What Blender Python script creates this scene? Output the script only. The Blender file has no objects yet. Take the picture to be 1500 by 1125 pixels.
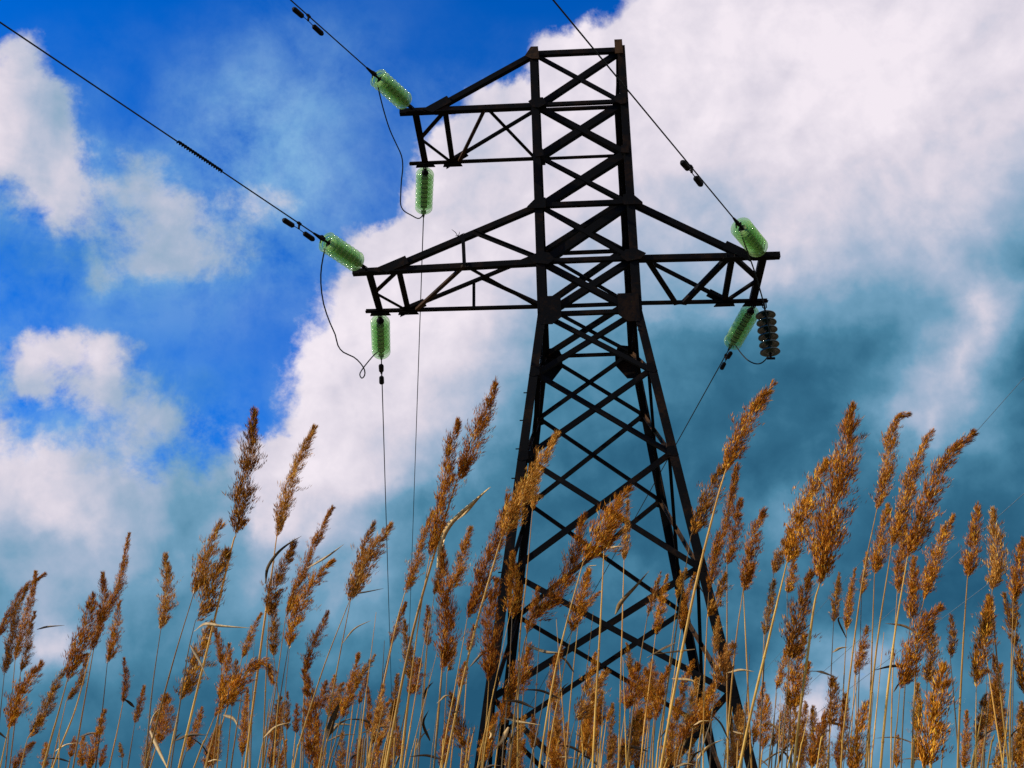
import bpy, math, random
import numpy as np
from mathutils import Vector, Matrix

# ------------------------------------------------------------------ camera
scene = bpy.context.scene
F_PX = 1640.0                       # focal length in pixels of a 1500 px wide frame
PITCH, ROLL = 0.436, 0.0147
CAM_Z = 1.2
cp, sp, cr, sr = math.cos(PITCH), math.sin(PITCH), math.cos(ROLL), math.sin(ROLL)
FWD = Vector((0, cp, sp)); UP0 = Vector((0, -sp, cp)); R0 = Vector((1, 0, 0))
CX = R0 * cr - UP0 * sr
CY = R0 * sr + UP0 * cr
CAM = Vector((0, 0, CAM_Z))
cd = bpy.data.cameras.new('camera'); cam = bpy.data.objects.new('camera', cd)
scene.collection.objects.link(cam)
cam.matrix_world = Matrix((
    (CX.x, CY.x, -FWD.x, 0), (CX.y, CY.y, -FWD.y, 0), (CX.z, CY.z, -FWD.z, CAM_Z), (0, 0, 0, 1)))
cd.sensor_width = 36; cd.lens = 36 * F_PX / 1500; cd.clip_start = 0.05; cd.clip_end = 3000
scene.camera = cam

# ------------------------------------------------------------------ exposure, sun
scene.view_settings.view_transform = 'Standard'
scene.view_settings.look = 'None'
scene.view_settings.exposure = 0.0
scene.view_settings.gamma = 1.0
scene.cycles.transparent_max_bounces = 48
SUN_TO = Vector((-0.84, -0.16, 0.50)).normalized()      # direction towards the sun
sl = bpy.data.lights.new('sun', 'SUN'); sl.energy = 5.0; sl.angle = math.radians(0.5)
sl.color = (1.0, 0.90, 0.76)
so = bpy.data.objects.new('sun', sl); scene.collection.objects.link(so)
so.rotation_euler = SUN_TO.to_track_quat('Z', 'Y').to_euler()
so.location = (-30, -10, 40)
SUN_EL = math.asin(SUN_TO.z); SUN_AZ = math.atan2(SUN_TO.x, SUN_TO.y)

def lin(c):
    return tuple((v / 255 / 12.92) if v / 255 <= 0.04045 else (((v / 255) + 0.055) / 1.055) ** 2.4 for v in c)

# ------------------------------------------------------------------ world: clear sky plus cloud cover, mapped by direction
world = bpy.data.worlds.new('World'); scene.world = world; world.use_nodes = True
wt = world.node_tree; wt.nodes.clear()
class G:
    """tiny helper for building node maths"""
    def __init__(s, t): s.t = t
    def n(s, ty, **k):
        o = s.t.nodes.new(ty)
        for a, b in k.items(): setattr(o, a, b)
        return o
    def put(s, sock, v):
        if isinstance(v, bpy.types.NodeSocket): s.t.links.new(v, sock)
        else: sock.default_value = v
    def m(s, op, a, b=0.0, c=0.0, clamp=False):
        o = s.n('ShaderNodeMath', operation=op, use_clamp=clamp)
        s.put(o.inputs[0], a); s.put(o.inputs[1], b); s.put(o.inputs[2], c)
        return o.outputs[0]
    def dot(s, a, v):
        o = s.n('ShaderNodeVectorMath', operation='DOT_PRODUCT'); s.put(o.inputs[0], a); s.put(o.inputs[1], v)
        return o.outputs['Value']
    def rng(s, v, a, b, c=0.0, d=1.0, kind='LINEAR'):
        o = s.n('ShaderNodeMapRange', interpolation_type=kind); o.clamp = True
        for i, q in enumerate((v, a, b, c, d)): s.put(o.inputs[i], q)
        return o.outputs[0]
    def noise(s, v, scale, detail=6, rough=0.55, dist=0.0, color=False):
        o = s.n('ShaderNodeTexNoise'); s.put(o.inputs['Vector'], v)
        o.inputs['Scale'].default_value = scale; o.inputs['Detail'].default_value = detail
        o.inputs['Roughness'].default_value = rough; o.inputs['Distortion'].default_value = dist
        return o.outputs['Color' if color else 0]
    def mix(s, f, a, b, blend='MIX'):
        o = s.n('ShaderNodeMix', data_type='RGBA', blend_type=blend)
        s.put(o.inputs[0], f); s.put(o.inputs[6], a); s.put(o.inputs[7], b)
        return o.outputs[2]
    def ramp(s, f, stops, ease='LINEAR'):
        o = s.n('ShaderNodeValToRGB'); s.put(o.inputs[0], f)
        r = o.color_ramp; r.interpolation = ease
        while len(r.elements) > 1: r.elements.remove(r.elements[-1])
        r.elements[0].position = stops[0][0]; r.elements[0].color = (*stops[0][1][:3], 1)
        for p, c in stops[1:]:
            e = r.elements.new(p); e.color = (*c[:3], 1)
        return o.outputs[0]
    def sep(s, c):
        o = s.n('ShaderNodeSeparateColor'); s.put(o.inputs[0], c)
        return o.outputs[0], o.outputs[1], o.outputs[2]
g = G(wt)
D = g.n('ShaderNodeTexCoord').outputs['Generated']
den = g.m('MAXIMUM', g.dot(D, tuple(FWD)), 0.08)
px = g.m('MULTIPLY_ADD', g.m('DIVIDE', g.dot(D, tuple(CX)), den), F_PX, 750.0)
py = g.m('MULTIPLY_ADD', g.m('DIVIDE', g.dot(D, tuple(CY)), den), -F_PX, 562.5)
w1 = g.sep(g.noise(D, 7.0, 3, 0.5, color=True))
w2 = g.sep(g.noise(D, 26.0, 7, 0.62, color=True))
def warp(p, a, b, A, B):
    p = g.m('ADD', p, g.m('MULTIPLY', g.m('SUBTRACT', a, 0.5), A))
    return g.m('ADD', p, g.m('MULTIPLY', g.m('SUBTRACT', b, 0.5), B))
wx = warp(px, w1[0], w2[0], 90.0, 62.0)
wy = warp(py, w1[1], w2[1], 90.0, 62.0)
xr = g.m('DIVIDE', wx, 1500.0, clamp=True)
# cloud survey of the sky: for each height a list of (position, cover), (position, shade), (position, thin veil)
ROWS = {
0:   ([(0,.1),(780,.1),(860,.3),(905,.5),(960,.8),(1500,1)], [(860,.12),(1000,.03),(1500,.10)], [(0,.05),(250,.05),(420,.15),(600,.1),(700,.05)]),
75:  ([(0,.6),(40,.7),(75,.5),(110,.2),(740,.1),(790,.5),(850,.85),(1500,1)], [(0,.15),(60,.2),(800,.1),(1000,.03),(1300,.02),(1500,.08)], [(0,.1),(250,.15),(380,.45),(500,.35),(600,.1)]),
150: ([(0,.9),(90,.8),(130,.5),(160,.2),(620,.1),(675,.5),(730,.85),(1500,1)], [(0,.10),(120,.25),(700,.1),(900,.03),(1100,.08),(1300,.04),(1500,.15)], [(120,.4),(200,.1),(270,.5),(380,.8),(460,.65),(560,.3)]),
225: ([(0,.9),(100,.85),(130,.62),(160,.42),(190,.52),(240,.42),(300,.3),(560,.1),(612,.5),(660,.9)], [(0,.08),(140,.22),(200,.35),(620,.05),(1000,.1),(1150,.04),(1300,.12),(1500,.25)], [(150,.75),(250,.6),(300,.65),(400,.9),(470,.7),(540,.35)]),
300: ([(0,.5),(40,.6),(100,.8),(140,.64),(175,.56),(230,.66),(270,.66),(310,.52),(360,.55),(440,.36),(540,.15),(590,.5),(640,.9)], [(0,.35),(60,.12),(110,.18),(200,.25),(300,.25),(600,.02),(900,.1),(1000,.2),(1180,.08),(1350,.18),(1500,.38)], [(0,.7),(200,.95),(260,.95),(320,.85),(420,.85),(520,.5),(580,.35)]),
375: ([(0,.1),(80,.36),(150,.52),(230,.62),(300,.58),(370,.5),(440,.24),(505,.5),(560,.9)], [(0,.4),(180,.28),(400,.32),(540,.02),(800,.1),(960,.24),(1130,.13),(1250,.18),(1380,.34),(1500,.55)], [(0,.5),(100,.75),(200,.95),(300,.9),(420,.6),(500,.4)]),
450: ([(0,.2),(60,.3),(200,.2),(400,.15),(458,.5),(520,.9)], [(0,.3),(480,.04),(700,.06),(850,.25),(1000,.4),(1100,.42),(1250,.38),(1340,.5),(1390,.42),(1430,.15),(1480,.35),(1500,.45)], [(0,.5),(150,.45),(300,.4),(420,.35)]),
510: ([(0,.5),(30,.7),(110,.65),(160,.75),(200,.5),(230,.25),(380,.15),(433,.5),(490,.9)], [(0,.25),(60,.12),(150,.08),(200,.3),(430,.04),(650,.04),(740,.18),(820,.42),(1000,.68),(1150,.68),(1300,.66),(1370,.4),(1400,.2),(1440,.35),(1500,.72)], [(0,.6),(250,.28),(400,.2)]),
565: ([(0,.45),(40,.7),(160,.72),(200,.5),(250,.4),(300,.25),(380,.2),(422,.5),(470,.9)], [(0,.28),(150,.25),(300,.35),(430,.05),(600,.05),(720,.22),(800,.5),(900,.62),(1050,.76),(1200,.78),(1290,.5),(1330,.35),(1400,.22),(1450,.55),(1500,.75)], [(0,.8),(200,.65),(280,.45),(340,.3),(375,.2),(420,.3)]),
620: ([(0,.6),(50,.42),(90,.38),(130,.48),(200,.6),(260,.64),(330,.55),(375,.32),(410,.5),(460,.9)], [(0,.2),(150,.24),(300,.32),(430,.08),(600,.07),(700,.25),(800,.58),(900,.68),(1050,.8),(1200,.82),(1260,.5),(1300,.28),(1360,.25),(1420,.5),(1500,.76)], [(0,.85),(200,.8),(280,.75),(340,.6),(375,.2),(420,.4)]),
680: ([(0,.6),(100,.62),(200,.55),(300,.5),(330,.6),(350,.95),(1500,1)], [(0,.2),(100,.18),(200,.3),(325,.4),(348,.15),(420,.04),(560,.1),(680,.4),(760,.65),(900,.8),(1100,.84),(1250,.74),(1300,.6),(1400,.72),(1500,.82)], [(0,.9),(1500,1)]),
750: ([(0,.85),(200,.8),(340,.8),(365,1),(1500,1)], [(0,.26),(100,.12),(180,.3),(290,.5),(340,.42),(362,.12),(430,.14),(520,.32),(620,.6),(760,.8),(1000,.84),(1100,.7),(1150,.55),(1200,.78),(1300,.88),(1500,.88)], [(0,1),(1500,1)]),
825: ([(0,1),(1500,1)], [(0,.42),(150,.36),(300,.52),(390,.42),(450,.5),(520,.38),(600,.58),(750,.85),(930,.7),(1000,.82),(1150,.72),(1300,.9),(1500,.92)], [(0,1),(1500,1)]),
895: ([(0,1),(1500,1)], [(0,.58),(60,.36),(150,.55),(300,.58),(450,.48),(550,.52),(700,.85),(950,.75),(1200,.76),(1300,.86),(1500,.86)], [(0,1),(1500,1)]),
950: ([(0,1),(1180,1),(1220,.75),(1265,.62),(1310,.85),(1500,1)], [(0,.6),(60,.2),(95,.2),(125,.5),(200,.64),(400,.66),(550,.7),(800,.86),(1100,.82),(1180,.55),(1220,.45),(1280,.3),(1350,.6),(1420,.72),(1500,.72)], [(0,1),(1180,1),(1250,.5),(1320,1)]),
1030:([(0,1),(850,1),(880,.7),(930,.7),(1000,1),(1500,1)], [(0,.7),(200,.76),(500,.88),(800,.9),(1000,.8),(1100,.52),(1160,.25),(1205,.12),(1240,.45),(1350,.66),(1500,.66)], [(0,1),(850,1),(920,.5),(1000,1)]),
1125:([(0,1),(1500,1)], [(0,.78),(500,.95),(900,.9),(1100,.5),(1200,.4),(1300,.62),(1500,.66)], [(0,1),(1500,1)]),
}
acc = None; prev = 0
for yv, (c_, s_, v_) in ROWS.items():
    xs = sorted(set([p for l in (c_, s_, v_) for p, _ in l] + [0, 1500]))
    f = [np.interp(xs, [p for p, _ in l], [q for _, q in l]) for l in (c_, s_, v_)]
    if len(xs) > 32: xs = xs[:32]
    rc = g.ramp(xr, [(x / 1500, (f[0][i], f[1][i], f[2][i])) for i, x in enumerate(xs)])
    acc = rc if acc is None else g.mix(g.rng(wy, prev, yv, kind='SMOOTHSTEP'), acc, rc)
    prev = yv
cov, shade, veil = g.sep(acc)
n_edge = g.noise(D, 12.0, 10, 0.66, 0.15)
n_soft = g.noise(D, 5.0, 6, 0.55, 0.6)
n_fine = g.noise(D, 34.0, 7, 0.6, 0.2)
# relief of the billows: density difference towards the sun side
def shifted(v, k):
    o = g.n('ShaderNodeVectorMath', operation='ADD'); g.put(o.inputs[0], v); o.inputs[1].default_value = tuple(SUN_TO * k)
    return o.outputs[0]
rel1 = g.m('SUBTRACT', g.noise(shifted(D, 0.035), 9.0, 5, 0.5, 0.4), g.noise(D, 9.0, 5, 0.5, 0.4))
rel2 = g.m('SUBTRACT', g.noise(shifted(D, 0.011), 27.0, 5, 0.55, 0.3), g.noise(D, 27.0, 5, 0.55, 0.3))
cov2 = g.m('ADD', cov, g.m('MULTIPLY', g.m('SUBTRACT', n_edge, 0.5), 0.75))
cov2 = g.m('ADD', cov2, g.m('MULTIPLY', g.m('SUBTRACT', n_fine, 0.5), 0.28))
cov3 = g.rng(cov2, 0.41, 0.66, kind='SMOOTHSTEP')
veil2 = g.m('MULTIPLY', g.m('SUBTRACT', veil, 0.05, clamp=True), g.rng(n_edge, 0.33, 0.64, 0.12, 1.35), clamp=True)
# shading inside the clouds: thick parts are darker, edges and tops catch more sun
sh = g.m('ADD', shade, g.m('MULTIPLY', g.m('SUBTRACT', n_soft, 0.5), 0.46))
sh = g.m('ADD', sh, g.m('MULTIPLY', g.m('SUBTRACT', n_fine, 0.5), 0.14))
sh = g.m('ADD', sh, g.m('MULTIPLY', rel1, 0.34)); sh = g.m('ADD', g.m('ADD', sh, 0.035), g.m('MULTIPLY', rel2, 0.2))
sh = g.m('ADD', sh, g.m('MULTIPLY', g.m('SUBTRACT', 1.0, cov3), 0.08), clamp=True)
ccol = g.ramp(sh, [(0.0, lin((243, 234, 243))), (0.14, lin((219, 213, 226))), (0.32, lin((165, 182, 207))),
                   (0.5, lin((112, 158, 188))), (0.68, lin((75, 131, 161))), (0.84, lin((52, 106, 136))), (1.0, lin((36, 86, 116)))])
sky = g.n('ShaderNodeTexSky'); sky.sky_type = 'NISHITA'; sky.sun_disc = False
sky.sun_elevation = SUN_EL; sky.sun_rotation = SUN_AZ; sky.altitude = 100; sky.air_density = 1.0; sky.dust_density = 0.4; sky.ozone_density = 2.0
tint = g.mix(1.0, sky.outputs[0], (0.0, 0.64, 1.74, 1), 'MULTIPLY')
bgA = g.n('ShaderNodeBackground'); g.put(bgA.inputs[0], tint); bgA.inputs[1].default_value = 0.12
bgB = g.n('ShaderNodeBackground'); g.put(bgB.inputs[0], ccol); bgB.inputs[1].default_value = 1.0
bgV = g.n('ShaderNodeBackground'); g.put(bgV.inputs[0], g.ramp(sh, [(0.0, (*lin((150, 188, 228)), 1)), (0.35, (*lin((118, 172, 220)), 1)), (0.7, (*lin((62, 132, 182)), 1))])); bgV.inputs[1].default_value = 1.0
mv = g.n('ShaderNodeMixShader'); g.put(mv.inputs[0], veil2)
wt.links.new(bgA.outputs[0], mv.inputs[1]); wt.links.new(bgV.outputs[0], mv.inputs[2])
mx = g.n('ShaderNodeMixShader'); g.put(mx.inputs[0], cov3)
wt.links.new(mv.outputs[0], mx.inputs[1]); wt.links.new(bgB.outputs[0], mx.inputs[2])
wo = g.n('ShaderNodeOutputWorld'); wt.links.new(mx.outputs[0], wo.inputs[0])
world.cycles.sampling_method = 'MANUAL'; world.cycles.sample_map_resolution = 512

# ------------------------------------------------------------------ picture measurements -> rays
def ray(x, y):
    return (FWD + CX * ((x - 750) / F_PX) - CY * ((y - 562.5) / F_PX)).normalized()
def on_z(x, y, z):
    d = ray(x, y); return CAM + d * ((z - CAM.z) / d.z)
def on_y(x, y, Y):
    d = ray(x, y); return CAM + d * (Y / d.y)
def at_dist(x, y, r):
    return CAM + ray(x, y) * r
def pix(P):
    q = P - CAM; d = q.dot(FWD)
    return 750 + F_PX * q.dot(CX) / d, 562.5 - F_PX * q.dot(CY) / d

# ------------------------------------------------------------------ materials
def mat(name):
    m = bpy.data.materials.new(name); m.use_nodes = True
    return m, G(m.node_tree), m.node_tree.nodes['Principled BSDF']
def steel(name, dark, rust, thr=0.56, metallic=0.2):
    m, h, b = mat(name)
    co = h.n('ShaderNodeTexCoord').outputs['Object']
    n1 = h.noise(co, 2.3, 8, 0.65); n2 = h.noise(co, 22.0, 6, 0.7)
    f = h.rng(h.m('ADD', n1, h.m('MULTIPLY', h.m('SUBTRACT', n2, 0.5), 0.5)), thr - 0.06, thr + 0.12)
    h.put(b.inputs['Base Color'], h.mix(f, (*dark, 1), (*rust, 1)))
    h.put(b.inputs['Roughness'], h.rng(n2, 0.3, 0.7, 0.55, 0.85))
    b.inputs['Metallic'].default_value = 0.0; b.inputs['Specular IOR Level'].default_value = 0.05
    bp = h.n('ShaderNodeBump'); bp.inputs['Strength'].default_value = 0.25; bp.inputs['Distance'].default_value = 0.01
    h.put(bp.inputs['Height'], n2); h.t.links.new(bp.outputs[0], b.inputs['Normal'])
    return m
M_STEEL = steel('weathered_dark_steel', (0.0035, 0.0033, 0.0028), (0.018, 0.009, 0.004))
M_RUST_SUNLIT = steel('rusty_and_sunlit_steel', (0.022, 0.014, 0.008), (0.07, 0.035, 0.014), 0.5)  # paler brown for rusty bars, and for braces painted as sunlit
M_IRON = steel('dark_fitting_iron', (0.006, 0.006, 0.006), (0.014, 0.010, 0.007))
M_WIRE = steel('weathered_conductor_wire', (0.018, 0.024, 0.022), (0.03, 0.032, 0.03))
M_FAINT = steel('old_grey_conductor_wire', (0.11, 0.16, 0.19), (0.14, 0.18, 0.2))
m, h, b = mat('green_insulator_glass')
tp = h.n('ShaderNodeBsdfTransparent'); tp.inputs[0].default_value = (0.80, 0.93, 0.76, 1)
b.inputs['Base Color'].default_value = (0.46, 0.62, 0.28, 1); b.inputs['Roughness'].default_value = 0.06; b.inputs['Coat Weight'].default_value = 0.6; b.inputs['IOR'].default_value = 1.5
tl = h.n('ShaderNodeBsdfTranslucent'); tl.inputs[0].default_value = (0.50, 0.70, 0.24, 1)
m1 = h.n('ShaderNodeMixShader'); m1.inputs[0].default_value = 0.4; h.t.links.new(b.outputs[0], m1.inputs[1]); h.t.links.new(tl.outputs[0], m1.inputs[2])
m2 = h.n('ShaderNodeMixShader'); fr = h.n('ShaderNodeLayerWeight'); fr.inputs[0].default_value = 0.45
h.put(m2.inputs[0], h.rng(fr.outputs['Facing'], 0.1, 0.95, 0.12, 0.72)); h.t.links.new(tp.outputs[0], m2.inputs[1]); h.t.links.new(m1.outputs[0], m2.inputs[2])
h.t.links.new(m2.outputs[0], h.t.nodes['Material Output'].inputs[0])
M_GLASS = m
m, h, b = mat('dark_green_porcelain')
b.inputs['Base Color'].default_value = (0.008, 0.03, 0.026, 1); b.inputs['Roughness'].default_value = 0.12
M_PORC = m
m, h, b = mat('grey_concrete')
co = h.n('ShaderNodeTexCoord').outputs['Object']
h.put(b.inputs['Base Color'], h.mix(h.noise(co, 6, 8), (0.22, 0.21, 0.19, 1), (0.36, 0.34, 0.31, 1))); b.inputs['Roughness'].default_value = 0.9
M_CONC = m
m, h, b = mat('dry_marsh_ground')
co = h.n('ShaderNodeTexCoord').outputs['Object']
h.put(b.inputs['Base Color'], h.mix(h.noise(co, 0.8, 10, 0.65), (0.06, 0.05, 0.025, 1), (0.20, 0.14, 0.06, 1))); b.inputs['Roughness'].default_value = 0.95
M_GROUND = m
def plume_mat(name, a, bcol, c):
    m, h, b = mat(name)
    at = h.n('ShaderNodeAttribute', attribute_name='tint').outputs['Fac']
    oi = h.n('ShaderNodeObjectInfo').outputs['Random']
    col = h.ramp(at, [(0.0, a), (0.5, bcol), (0.86, c), (1.0, tuple(min(1, q * 1.5) for q in c))])
    hs = h.n('ShaderNodeHueSaturation'); h.put(hs.inputs['Value'], h.rng(oi, 0, 1, 0.72, 1.18)); h.put(hs.inputs['Color'], col)
    h.put(hs.inputs['Hue'], h.rng(oi, 0, 1, 0.492, 0.506))
    h.put(b.inputs['Base Color'], hs.outputs[0]); b.inputs['Roughness'].default_value = 0.6
    b.inputs['Specular IOR Level'].default_value = 0.06
    tr = h.n('ShaderNodeBsdfTranslucent'); h.put(tr.inputs[0], hs.outputs[0])
    ms = h.n('ShaderNodeMixShader'); ms.inputs[0].default_value = 0.22
    h.t.links.new(b.outputs[0], ms.inputs[1]); h.t.links.new(tr.outputs[0], ms.inputs[2])
    h.t.links.new(ms.outputs[0], h.t.nodes['Material Output'].inputs[0])
    return m
M_PLUME = {
 'rust': plume_mat('rust_brown_reed_plume', (0.045, 0.012, 0.001), (0.41, 0.120, 0.0025), (0.95, 0.40, 0.036)),
 'dark': plume_mat('dark_brown_reed_plume', (0.03, 0.010, 0.001), (0.25, 0.080, 0.002), (0.78, 0.34, 0.035)),
 'tan':  plume_mat('tan_reed_plume', (0.09, 0.032, 0.003), (0.44, 0.16, 0.012), (0.90, 0.45, 0.09)),
}
def stalk_mat(name, a, bcol):
    m, h, b = mat(name)
    co = h.n('ShaderNodeTexCoord').outputs['Object']
    mp = h.n('ShaderNodeMapping'); mp.inputs['Scale'].default_value = (60, 60, 3.5); h.put(mp.inputs[0], co)
    oi = h.n('ShaderNodeObjectInfo').outputs['Random']
    n = h.noise(mp.outputs[0], 1.0, 6, 0.65)
    col = h.mix(h.rng(n, 0.3, 0.7), (*a, 1), (*bcol, 1))
    hs = h.n('ShaderNodeHueSaturation'); h.put(hs.inputs['Value'], h.rng(oi, 0, 1, 0.4, 1.2)); h.put(hs.inputs['Hue'], h.rng(h.noise(co, 0.7, 2), 0.3, 0.7, 0.49, 0.525)); h.put(hs.inputs['Color'], col)
    h.put(b.inputs['Base Color'], hs.outputs[0]); b.inputs['Roughness'].default_value = 0.5; b.inputs['Specular IOR Level'].default_value = 0.15
    return m
M_STALK = stalk_mat('dry_tan_reed_stalk', (0.28, 0.12, 0.012), (0.70, 0.38, 0.07))
M_STALK_DARK = stalk_mat('greyed_reed_stalk', (0.10, 0.075, 0.035), (0.22, 0.15, 0.07))
M_LEAF = stalk_mat('dry_reed_leaf', (0.30, 0.15, 0.045), (0.68, 0.45, 0.20))
M_LEAF_DARK = stalk_mat('withered_dark_reed_leaf', (0.05, 0.030, 0.012), (0.13, 0.075, 0.03))

# ------------------------------------------------------------------ mesh helpers
COL = scene.collection
class MB:
    def __init__(s): s.v = []; s.f = []
    def add(s, vs, fs):
        k = len(s.v); s.v += [tuple(q) for q in vs]; s.f += [tuple(i + k for i in f) for f in fs]
    def build(s, name, material, parent=None, origin=None, smooth=False):
        me = bpy.data.meshes.new(name)
        o0 = Vector(origin) if origin is not None else Vector((0, 0, 0))
        me.from_pydata([tuple(Vector(q) - o0) for q in s.v], [], s.f); me.update()
        me.materials.append(material)
        if smooth: me.polygons.foreach_set('use_smooth', [True] * len(me.polygons))
        o = bpy.data.objects.new(name, me); COL.objects.link(o); o.location = o0
        if parent is not None:
            o.parent = parent; o.location = o0 - world_loc(parent)
        return o
def world_loc(o):
    l = Vector(o.location)
    while o.parent is not None:
        o = o.parent; l += Vector(o.location)
    return l
def tag(o, label=None, cat=None, group=None, kind=None):
    if label: o['label'] = label
    if cat: o['category'] = cat
    if group: o['group'] = group
    if kind: o['kind'] = kind
    return o
def empty(name, loc):
    o = bpy.data.objects.new(name, None); COL.objects.link(o); o.location = loc; o.empty_display_size = 0.2
    return o
def angle_bar(mb, p0, p1, a, b_dir, width=0.08, leg2=None, t=0.008):
    """rolled steel L section: one flange along a (in the face), one along b_dir"""
    p0, p1 = Vector(p0), Vector(p1); d = (p1 - p0).normalized()
    a = Vector(a); a = (a - d * a.dot(d)).normalized()
    c = Vector(b_dir); c = (c - d * c.dot(d) - a * c.dot(a)).normalized()
    w2 = leg2 or width
    prof = [a * (-width / 2), a * (width / 2), a * (width / 2) + c * t, a * (-width / 2 + t) + c * t, a * (-width / 2 + t) + c * w2, a * (-width / 2) + c * w2]
    vs = [p0 + q for q in prof] + [p1 + q for q in prof]
    fs = [(i, (i + 1) % 6, (i + 1) % 6 + 6, i + 6) for i in range(6)] + [(5, 4, 3, 0), (3, 2, 1, 0), (6, 9, 10, 11), (6, 7, 8, 9)]
    mb.add(vs, fs)
def plate(mb, pts, n, t=0.012):
    n = Vector(n).normalized() * (t / 2); k = len(pts)
    vs = [Vector(p) + n for p in pts] + [Vector(p) - n for p in pts]
    mb.add(vs, [tuple(range(k)), tuple(range(2 * k - 1, k - 1, -1))] + [(i, i + k, (i + 1) % k + k, (i + 1) % k) for i in range(k)])
def tube(mb, pts, rad, seg=8, cap=True):
    pts = [Vector(p) for p in pts]; n = len(pts)
    rads = rad if isinstance(rad, (list, tuple)) else [rad] * n
    up = None; rings = []
    for i in range(n):
        t = (pts[min(i + 1, n - 1)] - pts[max(i - 1, 0)]).normalized()
        if up is None:
            up = t.orthogonal().normalized()
        up = (up - t * up.dot(t)).normalized(); sd = t.cross(up)
        rings.append([pts[i] + (up * math.cos(2 * math.pi * k / seg) + sd * math.sin(2 * math.pi * k / seg)) * rads[i] for k in range(seg)])
    vs = [v for r in rings for v in r]; fs = []
    for i in range(n - 1):
        for k in range(seg):
            fs.append((i * seg + k, i * seg + (k + 1) % seg, (i + 1) * seg + (k + 1) % seg, (i + 1) * seg + k))
    if cap: fs += [tuple(range(seg - 1, -1, -1)), tuple(range((n - 1) * seg, n * seg))]
    mb.add(vs, fs)
def lathe(mb, prof, seg=24, M=None):
    """prof: list of (r, z), closed ring swept round z"""
    n = len(prof); vs = []
    for k in range(seg):
        c, s_ = math.cos(2 * math.pi * k / seg), math.sin(2 * math.pi * k / seg)
        for r, z in prof:
            q = Vector((r * c, r * s_, z)); vs.append(M @ q if M else q)
    fs = []
    for k in range(seg):
        k2 = (k + 1) % seg
        for i in range(n):
            j = (i + 1) % n
            fs.append((k * n + i, k2 * n + i, k2 * n + j, k * n + j))
    mb.add(vs, fs)
def smooth_path(pts, n=24):
    """Catmull-Rom through points (tuples of any length)"""
    P = [np.array(p, float) for p in pts]
    if len(P) == 2: return [tuple(P[0] + (P[1] - P[0]) * i / n) for i in range(n + 1)]
    P = [2 * P[0] - P[1]] + P + [2 * P[-1] - P[-2]]
    out = []; segs = len(P) - 3; per = max(2, n // segs)
    for i in range(segs):
        a, b_, c, d = P[i:i + 4]
        for k in range(per):
            t = k / per
            out.append(tuple(0.5 * ((2 * b_) + (-a + c) * t + (2 * a - 5 * b_ + 4 * c - d) * t * t + (-a + 3 * b_ - 3 * c + d) * t ** 3)))
    out.append(tuple(P[-2])); return out

# ------------------------------------------------------------------ ground
mb = MB(); S_ = 1500
mb.add([(-S_, -S_, 0), (S_, -S_, 0), (S_, S_, 0), (-S_, S_, 0)], [(0, 1, 2, 3)])
tag(mb.build('ground', M_GROUND), kind='structure')

# ------------------------------------------------------------------ lattice tower
K = 0.72
TX, TY, PSI = 1.553 * K, 19.823 * K, -0.045
LZ = dict(top=16.682, U=15.307, M=14.016, T=12.791, L=11.482, W=10.302, A=8.972, B=7.220, C=5.059, D=2.972)
LZ = {k: v * K + CAM_Z for k, v in LZ.items()}
LZ['E'] = 0.28
W_TOP, W_W, W_D = 1.903 * K, 1.842 * K, 3.804 * K
def wid(z):
    if z > LZ['W']: return W_W + (W_TOP - W_W) * (z - LZ['W']) / (LZ['top'] - LZ['W'])
    return W_W + (W_D - W_W) * (LZ['W'] - z) / (LZ['W'] - LZ['D'])
ax = Vector((math.cos(PSI), math.sin(PSI), 0)); ay = Vector((-math.sin(PSI), math.cos(PSI), 0)); az = Vector((0, 0, 1))
def corner(l, sx, sy, inset=0.0):
    z = LZ[l] if isinstance(l, str) else l; w = wid(z) / 2 - inset
    return Vector((TX, TY, z)) + ax * (sx * w) + ay * (sy * w)
tower = empty('electricity_pylon', (TX, TY, 0))
tag(tower, 'dark steel lattice pylon with three cross arms, rising behind the reeds', 'pylon')
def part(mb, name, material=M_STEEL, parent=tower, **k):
    v = Vector(mb.v[0]); return mb.build(name, material, parent, origin=v, **k)
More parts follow.
